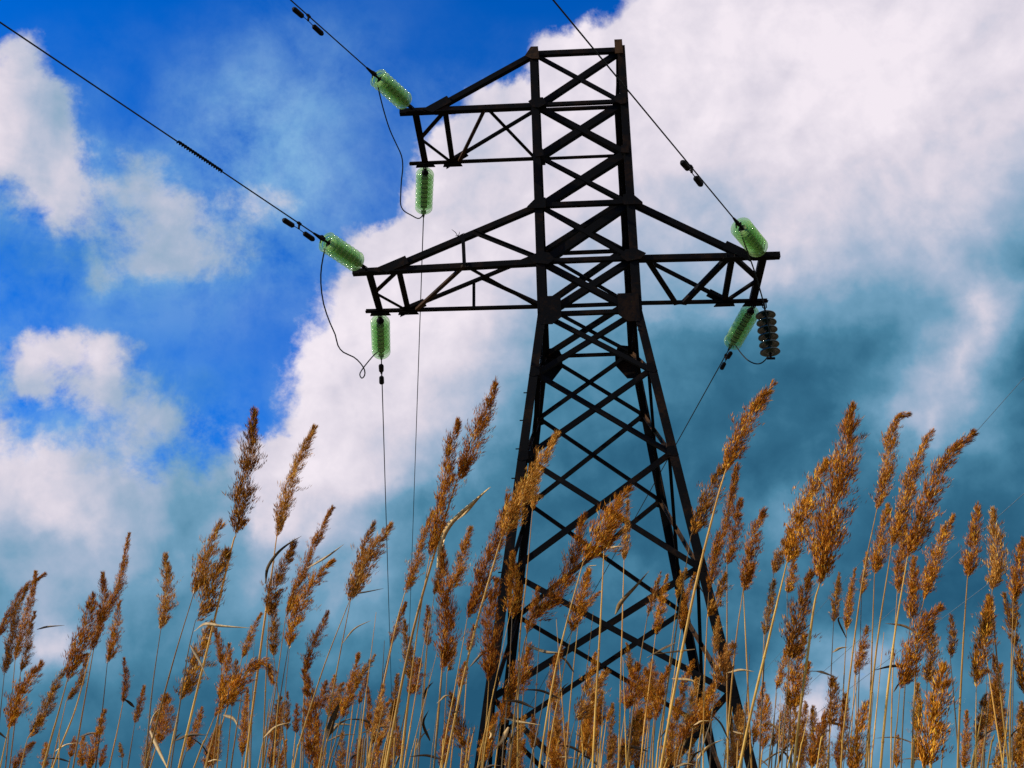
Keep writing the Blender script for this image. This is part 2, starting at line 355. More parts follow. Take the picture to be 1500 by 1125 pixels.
for sx in (-1, 1):
    for sy in (-1, 1):
        mb = MB()
        for l0, l1, w in (('top', 'L', 0.12), ('L', 'W', 0.13), ('W', 'C', 0.115), ('C', 'E', 0.12)):
            p0, p1 = corner(l0, sx, sy), corner(l1, sx, sy); d = (p1 - p0).normalized()
            a = -ax * sx; c = -ay * sy
            a = (a - d * a.dot(d)).normalized(); c = (c - d * c.dot(d) - a * c.dot(a)).normalized()
            t = 0.014
            prof = [q - a * (w * 0.45) - c * (w * 0.35) for q in (a * 0, a * w, a * w + c * t, a * t + c * t, a * t + c * w, c * w)]
            vs = [p0 + q - (d * 0.01 if l0 != 'top' else d * 0.05) for q in prof] + [p1 + q for q in prof]
            mb.add(vs, [(i, (i + 1) % 6, (i + 1) % 6 + 6, i + 6) for i in range(6)] + [(5, 4, 3, 0), (3, 2, 1, 0), (6, 9, 10, 11), (6, 7, 8, 9)])
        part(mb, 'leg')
        # splice plate with bolts just below the waist, footing at the ground
        mb = MB(); z0 = LZ['W'] - 0.12
        for i in range(4):
            p = corner(z0 - 0.075 * i, sx, sy)
            tube(mb, [p - ax * sx * -0.03 + ay * sy * -0.06, p + ax * sx * 0.035 + ay * sy * -0.06], 0.013, 6)
            tube(mb, [p + ay * sy * 0.03 - ax * sx * 0.06, p - ay * sy * -0.035 - ax * sx * 0.06 + ay * sy * 0.02], 0.013, 6)
        part(mb, 'splice_bolts', M_IRON)
        mb = MB(); q = corner('E', sx, sy)
        for r0, r1, za, zb in ((0.42, 0.34, -0.1, 0.12), (0.30, 0.24, 0.12, 0.27)):
            vs = [q * 1 for _ in range(8)]
            vs = [Vector((q.x + u * r, q.y + v * r, z)) for r, z in ((r0, za), (r1, zb)) for u, v in ((-1, -1), (1, -1), (1, 1), (-1, 1))]
            mb.add(vs, [(3, 2, 1, 0), (4, 5, 6, 7)] + [(i, (i + 1) % 4, (i + 1) % 4 + 4, i + 4) for i in range(4)])
        part(mb, 'footing', M_CONC)
# faces: f = (corner A sign pair, corner B sign pair, outward normal)
FACES = {'near': ((-1, -1), (1, -1), -ay), 'far': ((-1, 1), (1, 1), ay), 'left': ((-1, -1), (-1, 1), -ax), 'right': ((1, -1), (1, 1), ax)}
def bar(p, q, n, w, off=0.0, name='brace', material=M_STEEL, parent=tower, horiz=False, w2=None):
    p, q = Vector(p), Vector(q); d = (q - p).normalized(); n = Vector(n)
    a = d.cross(n).normalized()
    if a.z < 0: a = -a
    mb = MB(); o = n * off
    angle_bar(mb, p + o, q + o, a, -n, w, leg2=w2 or w * 0.8, t=0.008)
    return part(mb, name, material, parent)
levels = ['top', 'U', 'M', 'T', 'L', 'W', 'A', 'B', 'C', 'D', 'E']
for fn, (ca, cb, n) in FACES.items():
    for l0, l1 in zip(levels, levels[1:]):
        lower = LZ[l1] < LZ['W'] - 0.1
        P0, P1 = corner(l0, *ca, 0.03), corner(l0, *cb, 0.03); Q0, Q1 = corner(l1, *ca, 0.03), corner(l1, *cb, 0.03)
        if fn in ('near', 'far'):
            wf = 0.07 if lower else {'top': 0.095, 'U': 0.115, 'M': 0.12, 'T': 0.115, 'L': 0.10, 'W': 0.10}[l0]   # rising to the right
            wb = 0.062 if lower else {'top': 0.058, 'U': 0.085 if fn == 'near' else 0.05, 'M': 0.055, 'T': 0.06, 'L': 0.085 if fn == 'near' else 0.06, 'W': 0.075}[l0]
            bar(Q0, P1, n, wf, 0.002); bar(P0, Q1, n, wb, 0.016)
        else:
            rust = M_RUST_SUNLIT if fn == 'right' and lower else M_STEEL  # right-face braces: sunlight from the left put into the steel colour
            bar(P0, Q1, n, 0.055 if lower else 0.07, 0.002)
            bar(P1, Q0, n, 0.05 if lower else 0.065, 0.016, material=rust)
    for l, w in (('top', 0.085), ('U', 0.06), ('T', 0.075), ('L', 0.07), ('W', 0.062)):
        if fn in ('left', 'right') and l in ('T', 'W'): w = 0.055
        bar(corner(l, *ca, 0.02), corner(l, *cb, 0.02), n, w, 0.030, name='cross_beam')
# gusset plates
def gusset(l, sx, sy, pts, material=M_STEEL, out=0.034):
    """pts: (inwards, up) offsets in the face plane"""
    c = corner(l, sx, sy); n = ay * sy
    k_ = 0.8 if l != 'W' else 0.9
    mb = MB(); plate(mb, [c - ax * sx * u * k_ + az * v * k_ + n * (out + 0.03) for u, v in pts], n, 0.012)
    part(mb, 'gusset_plate', material)
for sx in (-1, 1):
    gusset('W', sx, -1, [(-0.02, 0.27), (0.30, 0.27), (0.30, -0.10), (0.16, -0.22), (-0.02, -0.22)], M_STEEL)
    gusset('W', sx, 1, [(-0.03, 0.16), (0.24, 0.2), (0.30, 0.02), (0.30, -0.18), (0.12, -0.42), (-0.05, -0.42)])
    gusset('L', sx, -1, [(-0.20, 0.03), (-0.02, 0.14), (0.16, 0.12), (0.26, -0.02), (0.14, -0.12), (-0.10, -0.08)])
    gusset('L', sx, 1, [(-0.06, 0.10), (0.20, 0.08), (0.20, -0.12), (-0.10, -0.14)])
    gusset('U', sx, -1, [(-0.12 if sx < 0 else -0.03, 0.02), (-0.02, 0.10), (0.16, 0.10), (0.22, -0.05), (0.08, -0.14), (-0.03, -0.12)])
    gusset('U', sx, 1, [(-0.06, 0.06), (0.16, 0.06), (0.16, -0.10), (-0.08, -0.12)])
    gusset('T', sx, -1, [(-0.20, -0.08), (-0.02, 0.12), (0.14, 0.1), (0.14, -0.12), (-0.20, -0.12)])
    gusset('T', sx, 1, [(-0.10, -0.06), (0.0, 0.08), (0.14, 0.08), (0.14, -0.10), (-0.10, -0.10)])
    gusset('M', sx, -1, [(-0.02, 0.08), (0.12, 0.08), (0.14, -0.08), (-0.02, -0.10)])
    for l in 'ABCD':
        gusset(l, sx, -1, [(-0.08, -0.07), (-0.01, 0.08), (0.10, 0.07), (0.10, -0.07), (-0.01, -0.10)], out=0.02)
        gusset(l, sx, 1, [(-0.04, -0.08), (0.0, 0.10), (0.12, 0.08), (0.12, -0.08), (0.0, -0.12)], out=0.02)
gusset('top', -1, -1, [(-0.16, -0.12), (-0.04, 0.10), (0.10, 0.10), (0.12, -0.20), (-0.02, -0.20)], M_RUST_SUNLIT)
gusset('top', 1, -1, [(-0.02, 0.18), (0.13, 0.18), (0.13, -0.16), (-0.02, -0.16)], M_RUST_SUNLIT)
# step ladder irons on the right near leg
mb = MB()
for i in range(9):
    p = corner(LZ['A'] - 0.3 - i * 0.42, -1, -1)
    tube(mb, [p + ay * 0.02, p - ax * 0.10 + ay * 0.02], 0.008, 6)
part(mb, 'step_bolts', M_IRON)

# cross arms: bottom chords lie level, ties climb to the body
def arm(sgn, zl, near_pts, far_pts, tie_level, cross, kmid, plan, tie_frac, upright=None, w=0.085):
    z = LZ[zl]
    P = lambda x, y: on_z(x, y, z)
    nb, fb = corner(zl, sgn, -1), corner(zl, sgn, 1)
    ntip, nnode, nsec = [P(*q) for q in near_pts]; ftip, fnode, fsec = [P(*q) for q in far_pts]
    a = empty('cross_arm', nb - world_loc(tower)); a.parent = tower
    for tip, base, n in ((ntip, nb, -ay), (ftip, fb, ay)):
        mb = MB()
        d = (base - tip).normalized(); nn = d.cross(az).normalized()
        if nn.dot(n) < 0: nn = -nn
        angle_bar(mb, tip, base - d * 0.02, az, -nn, w if n.dot(ay) < 0 else w * 0.85, t=0.009)
        part(mb, 'chord', M_STEEL, a)
    def sub(p, q, w, name='strut', m=M_STEEL, up=az, off=0.0):
        p, q = Vector(p), Vector(q); d = (q - p).normalized()
        s_ = d.cross(up).normalized(); mb = MB()
        angle_bar(mb, p + up * off, q + up * off, s_, up, w, leg2=w * 0.7, t=0.008); return part(mb, name, m, a)
    # ties: from between the end beams up to the body
    for base_l, sy, tp in ((tie_level, -1, nnode.lerp(nsec, tie_frac)), (tie_level, 1, fnode.lerp(fsec, 0.9))):
        top = corner(base_l, sgn, sy); d = (top - tp).normalized(); n = ay * sy
        mb = MB(); angle_bar(mb, tp, top, d.cross(n).normalized() * (1 if d.cross(n).z > 0 else -1), -n, 0.085 if sy < 0 else 0.075, t=0.009)
        part(mb, 'tie', M_STEEL, a)
        mb = MB(); up_ = d.cross(n).normalized()
        plate(mb, [tp + d * u + up_ * v + n * 0.02 for u, v in ((-0.12, -0.07), (0.32, -0.07), (0.32, 0.07), (-0.02, 0.07))], n, 0.014)
        part(mb, 'tie_plate', M_STEEL, a)
        if sy < 0 and upright:
            b_ = P(*upright[0]); tt = min((abs(pix(tp.lerp(top, k / 60))[0] - upright[0][0]), k / 60) for k in range(61))[1]
            sub(b_, tp.lerp(top, tt), 0.05, up=ay)
            t2 = min((abs(pix(tp.lerp(top, k / 60))[0] - upright[1]), k / 60) for k in range(61))[1]
            sub(tp.lerp(top, t2), nb + az * 0.03, 0.062, up=-ay)
            ft = corner(base_l, sgn, 1); fp = fnode.lerp(fsec, 0.9)
            sub(fp.lerp(ft, t2), fb + az * 0.03, 0.055, up=ay)
            m_ = fp.lerp(ft, tt); base_ = fsec.lerp(fb, ((m_ - fsec).dot(fb - fsec)) / (fb - fsec).length_squared)
            sub(base_, m_, 0.045, up=ay)
    sub(nnode, fnode, 0.105, 'end_beam', off=-0.02)
    sub(nsec, fsec, 0.085, 'end_beam', off=-0.02)
    mid = nnode.lerp(fnode, kmid)
    sub(mid, nsec, 0.07, off=-0.032); sub(mid, fsec, 0.055, off=-0.032)
    for (p, q, w_, m_) in plan:
        sub(P(*p) if p is not None else nb, P(*q) if isinstance(q, tuple) else (fb if q == 'far' else nb), w_, m=m_, off=-0.044)
    for c_, n_ in ((nnode, 1), (nsec, 1), (fnode, 1), (fsec, 1)):
        mb = MB(); plate(mb, [c_ + ax * u + ay * v - az * 0.058 for u, v in ((-0.13, -0.05), (0.13, -0.05), (0.16, 0.05), (-0.16, 0.05))], az, 0.012)
        part(mb, 'node_plate', M_STEEL, a)
    return dict(ntip=ntip, nnode=nnode, ftip=ftip, fnode=fnode)
AUL = arm(-1, 'U', [(585, 162), (608, 161), (652, 160)], [(600, 240), (623, 238), (663, 237)], 'top', 0, 0.5,
          [((710, 158), (672, 236), 0.05, M_RUST_SUNLIT), ((716, 158), 'far', 0.055, M_STEEL)], 0.55)
ALL = arm(-1, 'L', [(516, 397), (540, 395.5), (584, 393)], [(536, 456), (557, 455), (598, 453.5)], 'T', 0, 0.5,
          [((680, 387), (608, 453.5), 0.055, M_RUST_SUNLIT), ((684, 387), 'far', 0.06, M_STEEL)], 0.6, upright=((680, 387), 692))
AR = arm(1, 'L', [(1143, 372), (1119, 373), (1073, 374)], [(1124, 440.5), (1103, 441), (1061, 441.5)], 'T', 0, 0.5,
         [((948, 377), (991, 443), 0.085, M_STEEL), ((1068, 374), (1001, 443), 0.085, M_STEEL)], 0.6)
# twig caught on the left arm's tie
mb = MB(); p = corner('T', -1, -1).lerp(AUL['nnode'], 0)
tp = ALL['nnode'].lerp(on_z(584, 393, LZ['L']), 0.6); top_ = corner('T', -1, -1)
t_ = min((abs(pix(tp.lerp(top_, k / 60))[0] - 670), k / 60) for k in range(61))[1]; q = tp.lerp(top_, t_) + az * 0.04
for e in ((-0.09, 0, 0.12), (0.09, 0.02, 0.07), (-0.04, 0.03, 0.03), (0.02, 0.0, 0.08)):
    tube(mb, [q, q + Vector(e) * 0.5 + Vector((0.01, 0, 0.01)), q + Vector(e)], [0.006, 0.005, 0.003], 5)
tag(mb.build('twig', M_IRON, origin=q), 'small forked twig caught on the sloping tie of the lower left arm', 'twig')

# ------------------------------------------------------------------ insulators
def disc_mesh(porc=False):
    R_ = 0.150 if not porc else 0.148
    mb = MB()
    if not porc:
        prof = [(0.030, 0.045), (0.055, 0.042), (0.095, 0.030), (0.132, 0.012), (R_ - 0.004, -0.012), (R_ + 0.001, -0.026), (R_ - 0.006, -0.034), (0.132, -0.010), (0.118, -0.004), (0.112, -0.040), (0.104, -0.040),
                (0.100, 0.002), (0.082, 0.008), (0.074, -0.020), (0.068, -0.020), (0.062, 0.012), (0.030, 0.016)]
    else:
        prof = [(0.030, 0.05), (0.06, 0.045), (0.11, 0.030), (R_, 0.004), (R_ + 0.003, -0.012), (R_ - 0.01, -0.020), (0.10, -0.002), (0.06, 0.004), (0.05, -0.03), (0.03, -0.03)]
    lathe(mb, prof, 32)
    me = bpy.data.meshes.new('disc'); me.from_pydata(mb.v, [], mb.f); me.update(); me.materials.append(M_PORC if porc else M_GLASS)
    me.polygons.foreach_set('use_smooth', [True] * len(me.polygons))
    mb = MB()
    lathe(mb, [(0.0005, 0.085), (0.022, 0.082), (0.036, 0.066), (0.056, 0.044), (0.060, 0.018), (0.0005, 0.022)], 16)
    lathe(mb, [(0.0005, 0.022), (0.012, 0.022), (0.012, -0.070), (0.0005, -0.070)], 10)
    mc = bpy.data.meshes.new('metal_cap'); mc.from_pydata(mb.v, [], mb.f); mc.update(); mc.materials.append(M_IRON)
    mc.polygons.foreach_set('use_smooth', [True] * len(mc.polygons))
    return me, mc
DISC, CAP = disc_mesh(); PDISC, PCAP = disc_mesh(True)
def string(p, d, length, n, label, porc=False, lead=0.12, group=None):
    """insulator string from the steel at p along d; returns the live end"""
    d = Vector(d).normalized(); root = empty('insulator_string', p)
    tag(root, label, 'insulator', group)
    rot = (-d).to_track_quat('Z', 'Y'); pitch_ = (length - lead) / n
    root.rotation_mode = 'QUATERNION'; root.rotation_quaternion = rot
    mb = MB()                                           # shackle and link
    tube(mb, [(0, 0, 0.03), (0, 0, -lead + 0.02)], 0.014, 8)
    for s_ in (-1, 1):
        tube(mb, [(0.028 * s_, 0, 0.04), (0.028 * s_, 0, -0.05), (0.0, 0, -0.075)], 0.009, 6)
    me = bpy.data.meshes.new('shackle'); me.from_pydata([tuple(v) for v in mb.v], [], mb.f); me.materials.append(M_IRON)
    o = bpy.data.objects.new('shackle', me); COL.objects.link(o); o.parent = root
    for i in range(n):
        for nm, me in (('insulator_disc', PDISC if porc else DISC), ('metal_cap', PCAP if porc else CAP)):
            o = bpy.data.objects.new(nm, me); COL.objects.link(o); o.parent = root
            o.location = (0, 0, -lead - pitch_ * (i + 0.5))
    mb = MB(); ze = -length                             # dead-end clamp
    tube(mb, [(0, 0, ze + 0.05), (0, 0, ze - 0.06)], 0.016, 8)
    if not porc:
        tube(mb, [(0, 0, ze - 0.04), (0, 0, ze - 0.10), (0, 0, ze - 0.26)], [0.022, 0.030, 0.014], 8)
        tube(mb, [(0.0, 0.03, ze - 0.02), (0.02, 0.07, ze - 0.06), (0.0, 0.03, ze - 0.12)], 0.012, 6)
        for s_ in (-1, 1): tube(mb, [(0.035 * s_, 0.02, ze - 0.08), (0.035 * s_, -0.05, ze - 0.08)], 0.009, 6)
    else:
        tube(mb, [(-0.06, 0, ze - 0.05), (0.06, 0, ze - 0.05)], 0.02, 8)
    me = bpy.data.meshes.new('clamp'); me.from_pydata([tuple(v) for v in mb.v], [], mb.f); me.materials.append(M_IRON)
    o = bpy.data.objects.new('clamp', me); COL.objects.link(o); o.parent = root
    return Vector(p) + d * (length + 0.02)
V1 = ray(1885, 1300); V1 = Vector((V1.x, V1.y, V1.z)).normalized()     # line direction of the span behind the camera
V2 = ray(585, 1350)                                                    # span running away
def solve_len(p, d, x, y):
    best = None
    for i in range(200):
        L_ = 0.4 + i * 0.01; q = pix(p + d * L_); e = (q[0] - x) ** 2 + (q[1] - y) ** 2
        if best is None or e < best[0]: best = (e, L_)
    return best[1]
def aim(p, x, y, d0):
    """direction from p in the vertical plane of d0 whose picture passes through (x, y)"""
    return d0
ends = {}
def near_string(key, node, tgt, label):
    p = node - az * 0.0; L_ = solve_len(p, -V1, *tgt); ends[key] = string(p, -V1, L_, 8, label); ends[key + 'd'] = -V1
def far_string(key, node, tgt, label):
    p = node - az * 0.09; L_ = solve_len(p, V2, *tgt); ends[key] = string(p, V2, L_, 8, label); ends[key + 'd'] = V2
near_string('nU', on_z(602, 157, LZ['U'] + 0.02), (551, 116), 'green glass insulator string at the tip of the topmost left arm, pulled towards the viewer')
near_string('nL', on_z(533, 391, LZ['L'] + 0.02), (478, 354), 'green glass insulator string at the tip of the lower left arm, pulled towards the viewer')
near_string('nR', on_z(1117, 371, LZ['L'] + 0.02), (1084, 333), 'green glass insulator string on top of the right arm tip, pulled towards the viewer')
far_string('fU', AUL['fnode'], (622, 306), 'green glass insulator string hanging below the topmost left arm')
far_string('fL', ALL['fnode'], (561, 516), 'green glass insulator string hanging below the lower left arm')
far_string('fR', AR['fnode'], (1070, 500), 'green glass insulator string slanting down below the right arm')
pb = on_z(1119, 442, LZ['L']) - az * 0.05
ends['blk'] = string(pb, Vector((0, 0, -1)), 0.86, 6, 'dark porcelain insulator string hanging upright from the end of the right arm', porc=True)

# ------------------------------------------------------------------ wires
def wire(name, pts, r, label, cat='wire', m=M_WIRE, seg=8, group=None):
    mb = MB(); tube(mb, pts, r, seg); o = mb.build(name, m, origin=pts[0], smooth=True)
    return tag(o, label, cat, group)
def span(p, d, length, sag, n=60):
    out = []
    for i in range(n + 1):
        t = (i / n) ** 1.6; q = p + d * (length * t); q.z -= sag * 4 * t * (1 - t)
        out.append(q)
    return out
wl = {}
for key, lab in (('nU', 'black conductor running from the topmost left insulator out of the top of the picture'),
                 ('nL', 'black conductor with a spiral splice running from the lower left insulator to the left edge'),
                 ('nR', 'black conductor running from the right arm insulator up across the top of the pylon')):
    wl[key] = span(ends[key] - V1 * 0.1, -V1, 90.0, 0.0); wire('conductor', wl[key], 0.0092, lab)
for key, lab in (('fU', 'thin conductor dropping from the topmost left arm, right one of the close pair'),
                 ('fL', 'thin conductor dropping from the lower left arm, left one of the close pair'),
                 ('fR', 'thin conductor slanting down behind the pylon body from the right arm')):
    wl[key] = span(ends[key] + V2 * 0.1, V2, 260.0, 1.0); wire('conductor', wl[key], 0.009, lab)
def jumper(pts2, P0, P1, label, r=0.010):
    d0, d1 = (P0 - CAM).length, (P1 - CAM).length
    sm = smooth_path(pts2, 48); n = len(sm) - 1
    pts = [at_dist(x, y, d0 + (d1 - d0) * (i / n)) for i, (x, y) in enumerate(sm)]
    wire('jumper_cable', pts, r, label, 'cable')
jumper([(476, 364), (471, 390), (470, 415), (474, 445), (483, 472), (491, 490), (495, 506), (503, 516), (518, 523), (528, 532), (534, 542), (534, 550), (530, 554), (527, 549), (530, 542), (540, 529), (549, 519), (557, 513)],
       ends['nL'], ends['fL'], 'slack black jumper cable with a small loop beside the lower left arm')
jumper([(553, 124), (557, 142), (563, 165), (571, 190), (580, 210), (588, 228), (590, 245), (588, 265), (587, 285), (587, 300), (592, 309), (602, 315), (612, 320), (618, 317), (621, 309)],
       ends['nU'], ends['fU'], 'slack black jumper cable curving down beside the topmost left arm')
jumper([(1086, 343), (1091, 358), (1097, 374), (1103, 391), (1109, 409), (1114, 427), (1120, 450), (1128, 490), (1126, 518), (1118, 530), (1108, 533), (1096, 528), (1086, 518), (1078, 507), (1072, 501)],
       ends['nR'], ends['fR'], 'black jumper cable passing the tip of the right arm down to the dark insulator')
def nearest_on(pts, x, y):
    best = min(range(len(pts) * 20 - 20), key=lambda k: (lambda q: (q[0] - x) ** 2 + (q[1] - y) ** 2 if (pts[k // 20] - CAM).dot(FWD) > 0.5 else 1e12)(pix(pts[k // 20].lerp(pts[k // 20 + 1], (k % 20) / 20))))
    return pts[best // 20].lerp(pts[best // 20 + 1], (best % 20) / 20)
def damper(wp, x, y, d, label, size=1.0):
    p = nearest_on(wp, x, y); d = Vector(d).normalized(); rot = d.to_track_quat('X', 'Z')
    root = empty('vibration_damper', p); root.rotation_mode = 'QUATERNION'; root.rotation_quaternion = rot; root.scale = (size,) * 3
    tag(root, label, 'damper')
    def sub(fn, nm):
        mb = MB(); fn(mb); me = bpy.data.meshes.new(nm); me.from_pydata([tuple(v) for v in mb.v], [], mb.f); me.materials.append(M_IRON)
        o = bpy.data.objects.new(nm, me); COL.objects.link(o); o.parent = root
    for s_ in (-1, 1):
        sub(lambda mb: tube(mb, [(s_ * 0.10, 0, -0.095), (s_ * 0.12, 0, -0.096), (s_ * 0.27, 0, -0.10), (s_ * 0.30, 0, -0.10)], [0.020, 0.036, 0.038, 0.022], 10), 'weight')
    sub(lambda mb: tube(mb, [(-0.2, 0, -0.1), (0, 0, -0.085), (0.2, 0, -0.1)], 0.006, 6), 'messenger_rod')
    sub(lambda mb: (tube(mb, [(0, 0, 0.02), (0, 0, -0.085)], 0.017, 6), tube(mb, [(-0.03, 0, 0.0), (0.03, 0, 0.0)], 0.02, 8)), 'clamp')
damper(wl['nU'], 450, 24, V1, 'dumbbell damper on the wire near the top edge, left of the pylon')
damper(wl['nL'], 436, 331, V1, 'dumbbell damper on the wire just before the lower left insulator')
damper(wl['nR'], 1012, 246, V1, 'dumbbell damper on the wire right of the pylon body')
damper(wl['fL'], 562.3, 539, V2, 'dumbbell damper on the thin wire below the lower left insulator', 1.15)
damper(wl['fR'], 1060, 519, V2, 'dumbbell damper on the thin wire below the right arm', 1.0)
pa, pz = nearest_on(wl['nL'], 260, 210), nearest_on(wl['nL'], 324, 255)
mb = MB(); dd = (pz - pa).normalized(); u_ = dd.orthogonal().normalized(); v_ = dd.cross(u_); L_ = (pz - pa).length
for ph in (0, math.pi):
    n = 160; tube(mb, [pa + dd * (L_ * i / n) + (u_ * math.cos(ph + i / n * math.tau * 9) + v_ * math.sin(ph + i / n * math.tau * 9)) * 0.017 for i in range(n + 1)], 0.009, 5)
tag(mb.build('wire_splice', M_IRON, origin=pa), 'spiral twisted splice wrapped round the wire at upper left', 'splice')
V3 = ray(800, 1335)
for i, ((x, y), lab) in enumerate((((1600, 440), 'faint distant wire at the right edge, highest of the three'), ((1600, 634), 'faint distant wire at the right edge, middle of the three'), ((1600, 740), 'faint distant wire at the right edge, lowest of the three'))):
    p = at_dist(x, y, 42.0); wire('overhead_wire', span(p, V3, 300.0, 0.4, 30), 0.013, lab, m=M_FAINT, seg=6)

# ------------------------------------------------------------------ reeds
rng = np.random.default_rng(7)
def plume_mesh(spine, halfw, tone, dens=1.0, spurs=0.07):
    P = np.array(smooth_path(spine, 30)); seg = np.linalg.norm(np.diff(P, axis=0), axis=1); cum = np.concatenate([[0], np.cumsum(seg)]); L = cum[-1]; cum /= L
    def S(s): return np.stack([np.interp(s, cum, P[:, k]) for k in range(3)], -1)
    def T(s):
        d = S(np.clip(s + .03, 0, 1)) - S(np.clip(s - .03, 0, 1)); return d / np.linalg.norm(d, axis=-1, keepdims=True)
    nb = int(90 + L * 300)
    s0 = np.sort(rng.beta(0.95, 1.05, nb) * 0.97) ; azm = rng.uniform(0, 2 * np.pi, nb); rho = rng.uniform(0.45, 1.12, nb)
    sp_ = rng.random(nb) < spurs; rho[sp_] = rng.uniform(1.3, 1.9, sp_.sum())
    blen = rng.uniform(0.07, 0.15, nb); btone = rng.normal(0, 0.12, nb)
    lob, ph0 = rng.uniform(14, 30), rng.uniform(0, 6)
    sl_, sw = 0.0110, 0.0018
    N = int(L * 2 * halfw / (sl_ * sw * 0.5) * 2.8 * dens) + 60
    b_ = rng.integers(0, nb, N); u = rng.random(N) ** 0.75
    s = np.clip(s0[b_] + u * blen[b_] * (1 - 0.4 * s0[b_]), 0, 1.0)
    prof = np.minimum(1, 0.48 + s0[b_] * 3.4) * (1 - 0.93 * np.clip((s0[b_] - 0.42) / 0.58, 0, 1) ** 1.35) * (1 + 0.12 * np.sin(s0[b_] * lob + ph0))
    t = T(s); c = S(s)
    yh = np.array([0, 1.0, 0]); A = np.cross(t, yh); A /= np.linalg.norm(A, axis=1, keepdims=True); B = np.cross(t, A)
    rd = np.cos(azm[b_])[:, None] * A + np.sin(azm[b_])[:, None] * B
    rad = halfw * prof * rho[b_] * u ** 0.8
    p = c + rd * rad[:, None] + rng.normal(0, 1, (N, 3)) * (halfw * 0.11 * (0.15 + prof))[:, None]
    wind = np.array([1.0, 0.1, -0.1]); p += wind * (halfw * 0.28 * prof * u * (rng.random(N) ** 2))[:, None]
    d = t + rd * rng.uniform(0.05, 0.65, N)[:, None] + rng.normal(0, 0.19, (N, 3)); d /= np.linalg.norm(d, axis=1, keepdims=True)
    nrm = np.cross(d, rng.normal(0, 1, (N, 3))); nrm /= np.linalg.norm(nrm, axis=1, keepdims=True)
    l = sl_ * rng.uniform(0.7, 1.6, N)[:, None]; w = sw * rng.uniform(0.5, 1.3, N)[:, None] * (1.15 - 0.5 * s[:, None])
    V = np.stack([p, p + d * l * 0.4 + nrm * w * 0.5, p + d * l, p + d * l * 0.4 - nrm * w * 0.5], 1).reshape(-1, 3)
    tn = np.clip(rng.beta(1.25, 1.5, N) + btone[b_], 0.02, 1.0)  # random flake tones, spread wide to paint in highlights and shadows too
    me = bpy.data.meshes.new('plume'); org = P[0]
    me.vertices.add(4 * N); me.vertices.foreach_set('co', (V - org).astype('f').ravel())
    me.loops.add(4 * N); me.loops.foreach_set('vertex_index', np.arange(4 * N, dtype='i'))
    me.polygons.add(N); me.polygons.foreach_set('loop_start', np.arange(0, 4 * N, 4, dtype='i')); me.polygons.foreach_set('loop_total', np.full(N, 4, 'i'))
    at = me.attributes.new('tint', 'FLOAT', 'POINT'); at.data.foreach_set('value', np.repeat(tn, 4).astype('f'))
    me.update(); me.materials.append(M_PLUME[tone])
    return me, Vector(org)
reeds = []          # records for labels and leaves
def make_reed(pl, w, stem, tone='rust', spx=2.6, Y=None, plume=True, dark_stem=False, group=None, label=None, dens=1.0):
    """pl: plume spine tip..base in measured picture points, w: plume width there, stem: further points downwards, ending near y=1125"""
    if Y is None: Y = min(6.5, max(2.1, 78.0 / w))
    sc = Y / F_PX / 0.93
    lean = rng.normal(0, 0.01)
    pts = [on_y(x, y, Y) for x, y in pl][::-1]           # base .. tip
    for i, q in enumerate(pts): q.y += lean * i * Y * 0.3
    st = [on_y(x, y, Y) for x, y in stem]
    chain = [pts[0]] + st
    a_, b_ = chain[-2], chain[-1]
    dz = b_.z; d = (b_ - a_).normalized()
    sl_ = d.x / min(d.z, -0.3)
    m1 = Vector((b_.x + sl_ * -dz * 0.35 * 1.0, Y, dz * 0.6)); root = Vector((m1.x + sl_ * -dz * 0.25, Y, -0.02))
    path = smooth_path([tuple(q) for q in chain + [m1, root]], 30)
    base = Vector((root.x, root.y, 0))
    e = empty('reed', base)
    r = spx * sc / 2 * 0.62
    n = len(path)
    top = [tuple(q) for q in reversed(smooth_path([tuple(q) for q in pts], 12)[1:9])] if plume else []
    full = [Vector(q) for q in top + path]
    rads = []
    for i in range(len(full)):
        k = i / (len(full) - 1)
        rads.append(r * (0.35 + 0.65 * min(1, max(0, i - len(top) * 0.5) / (len(top) + 6))) * (1 + 0.25 * k))
    # node swellings
    mb = MB(); tube(mb, full, rads, 7)
    zs = 0.12
    cumL = 0
    for i in range(len(top) + 1, len(full) - 1):
        cumL += (full[i] - full[i - 1]).length
        if cumL > 0.2:
            cumL = 0; dd_ = (full[i] - full[i - 1]).normalized(); tube(mb, [full[i] - dd_ * 0.004, full[i], full[i] + dd_ * 0.004], [rads[i] * 0.9, rads[i] * 1.35, rads[i] * 0.9], 7)
    so_ = mb.build('stem', M_STALK_DARK if dark_stem else M_STALK, e, origin=base, smooth=True)
    if plume:
        me, org = plume_mesh([tuple(q) for q in pts], w * sc / 2 * 1.06, tone, dens)
        o = bpy.data.objects.new('plume', me); COL.objects.link(o); o.parent = e; o.location = org - base
    e['category'] = 'reed'
    rec = dict(e=e, pl=pl, w=w, stem=stem, tone=tone, Y=Y, base=base, chain=[pl[-1]] + list(stem), plume=plume, label=label, group=group)
    reeds.append(rec); return rec
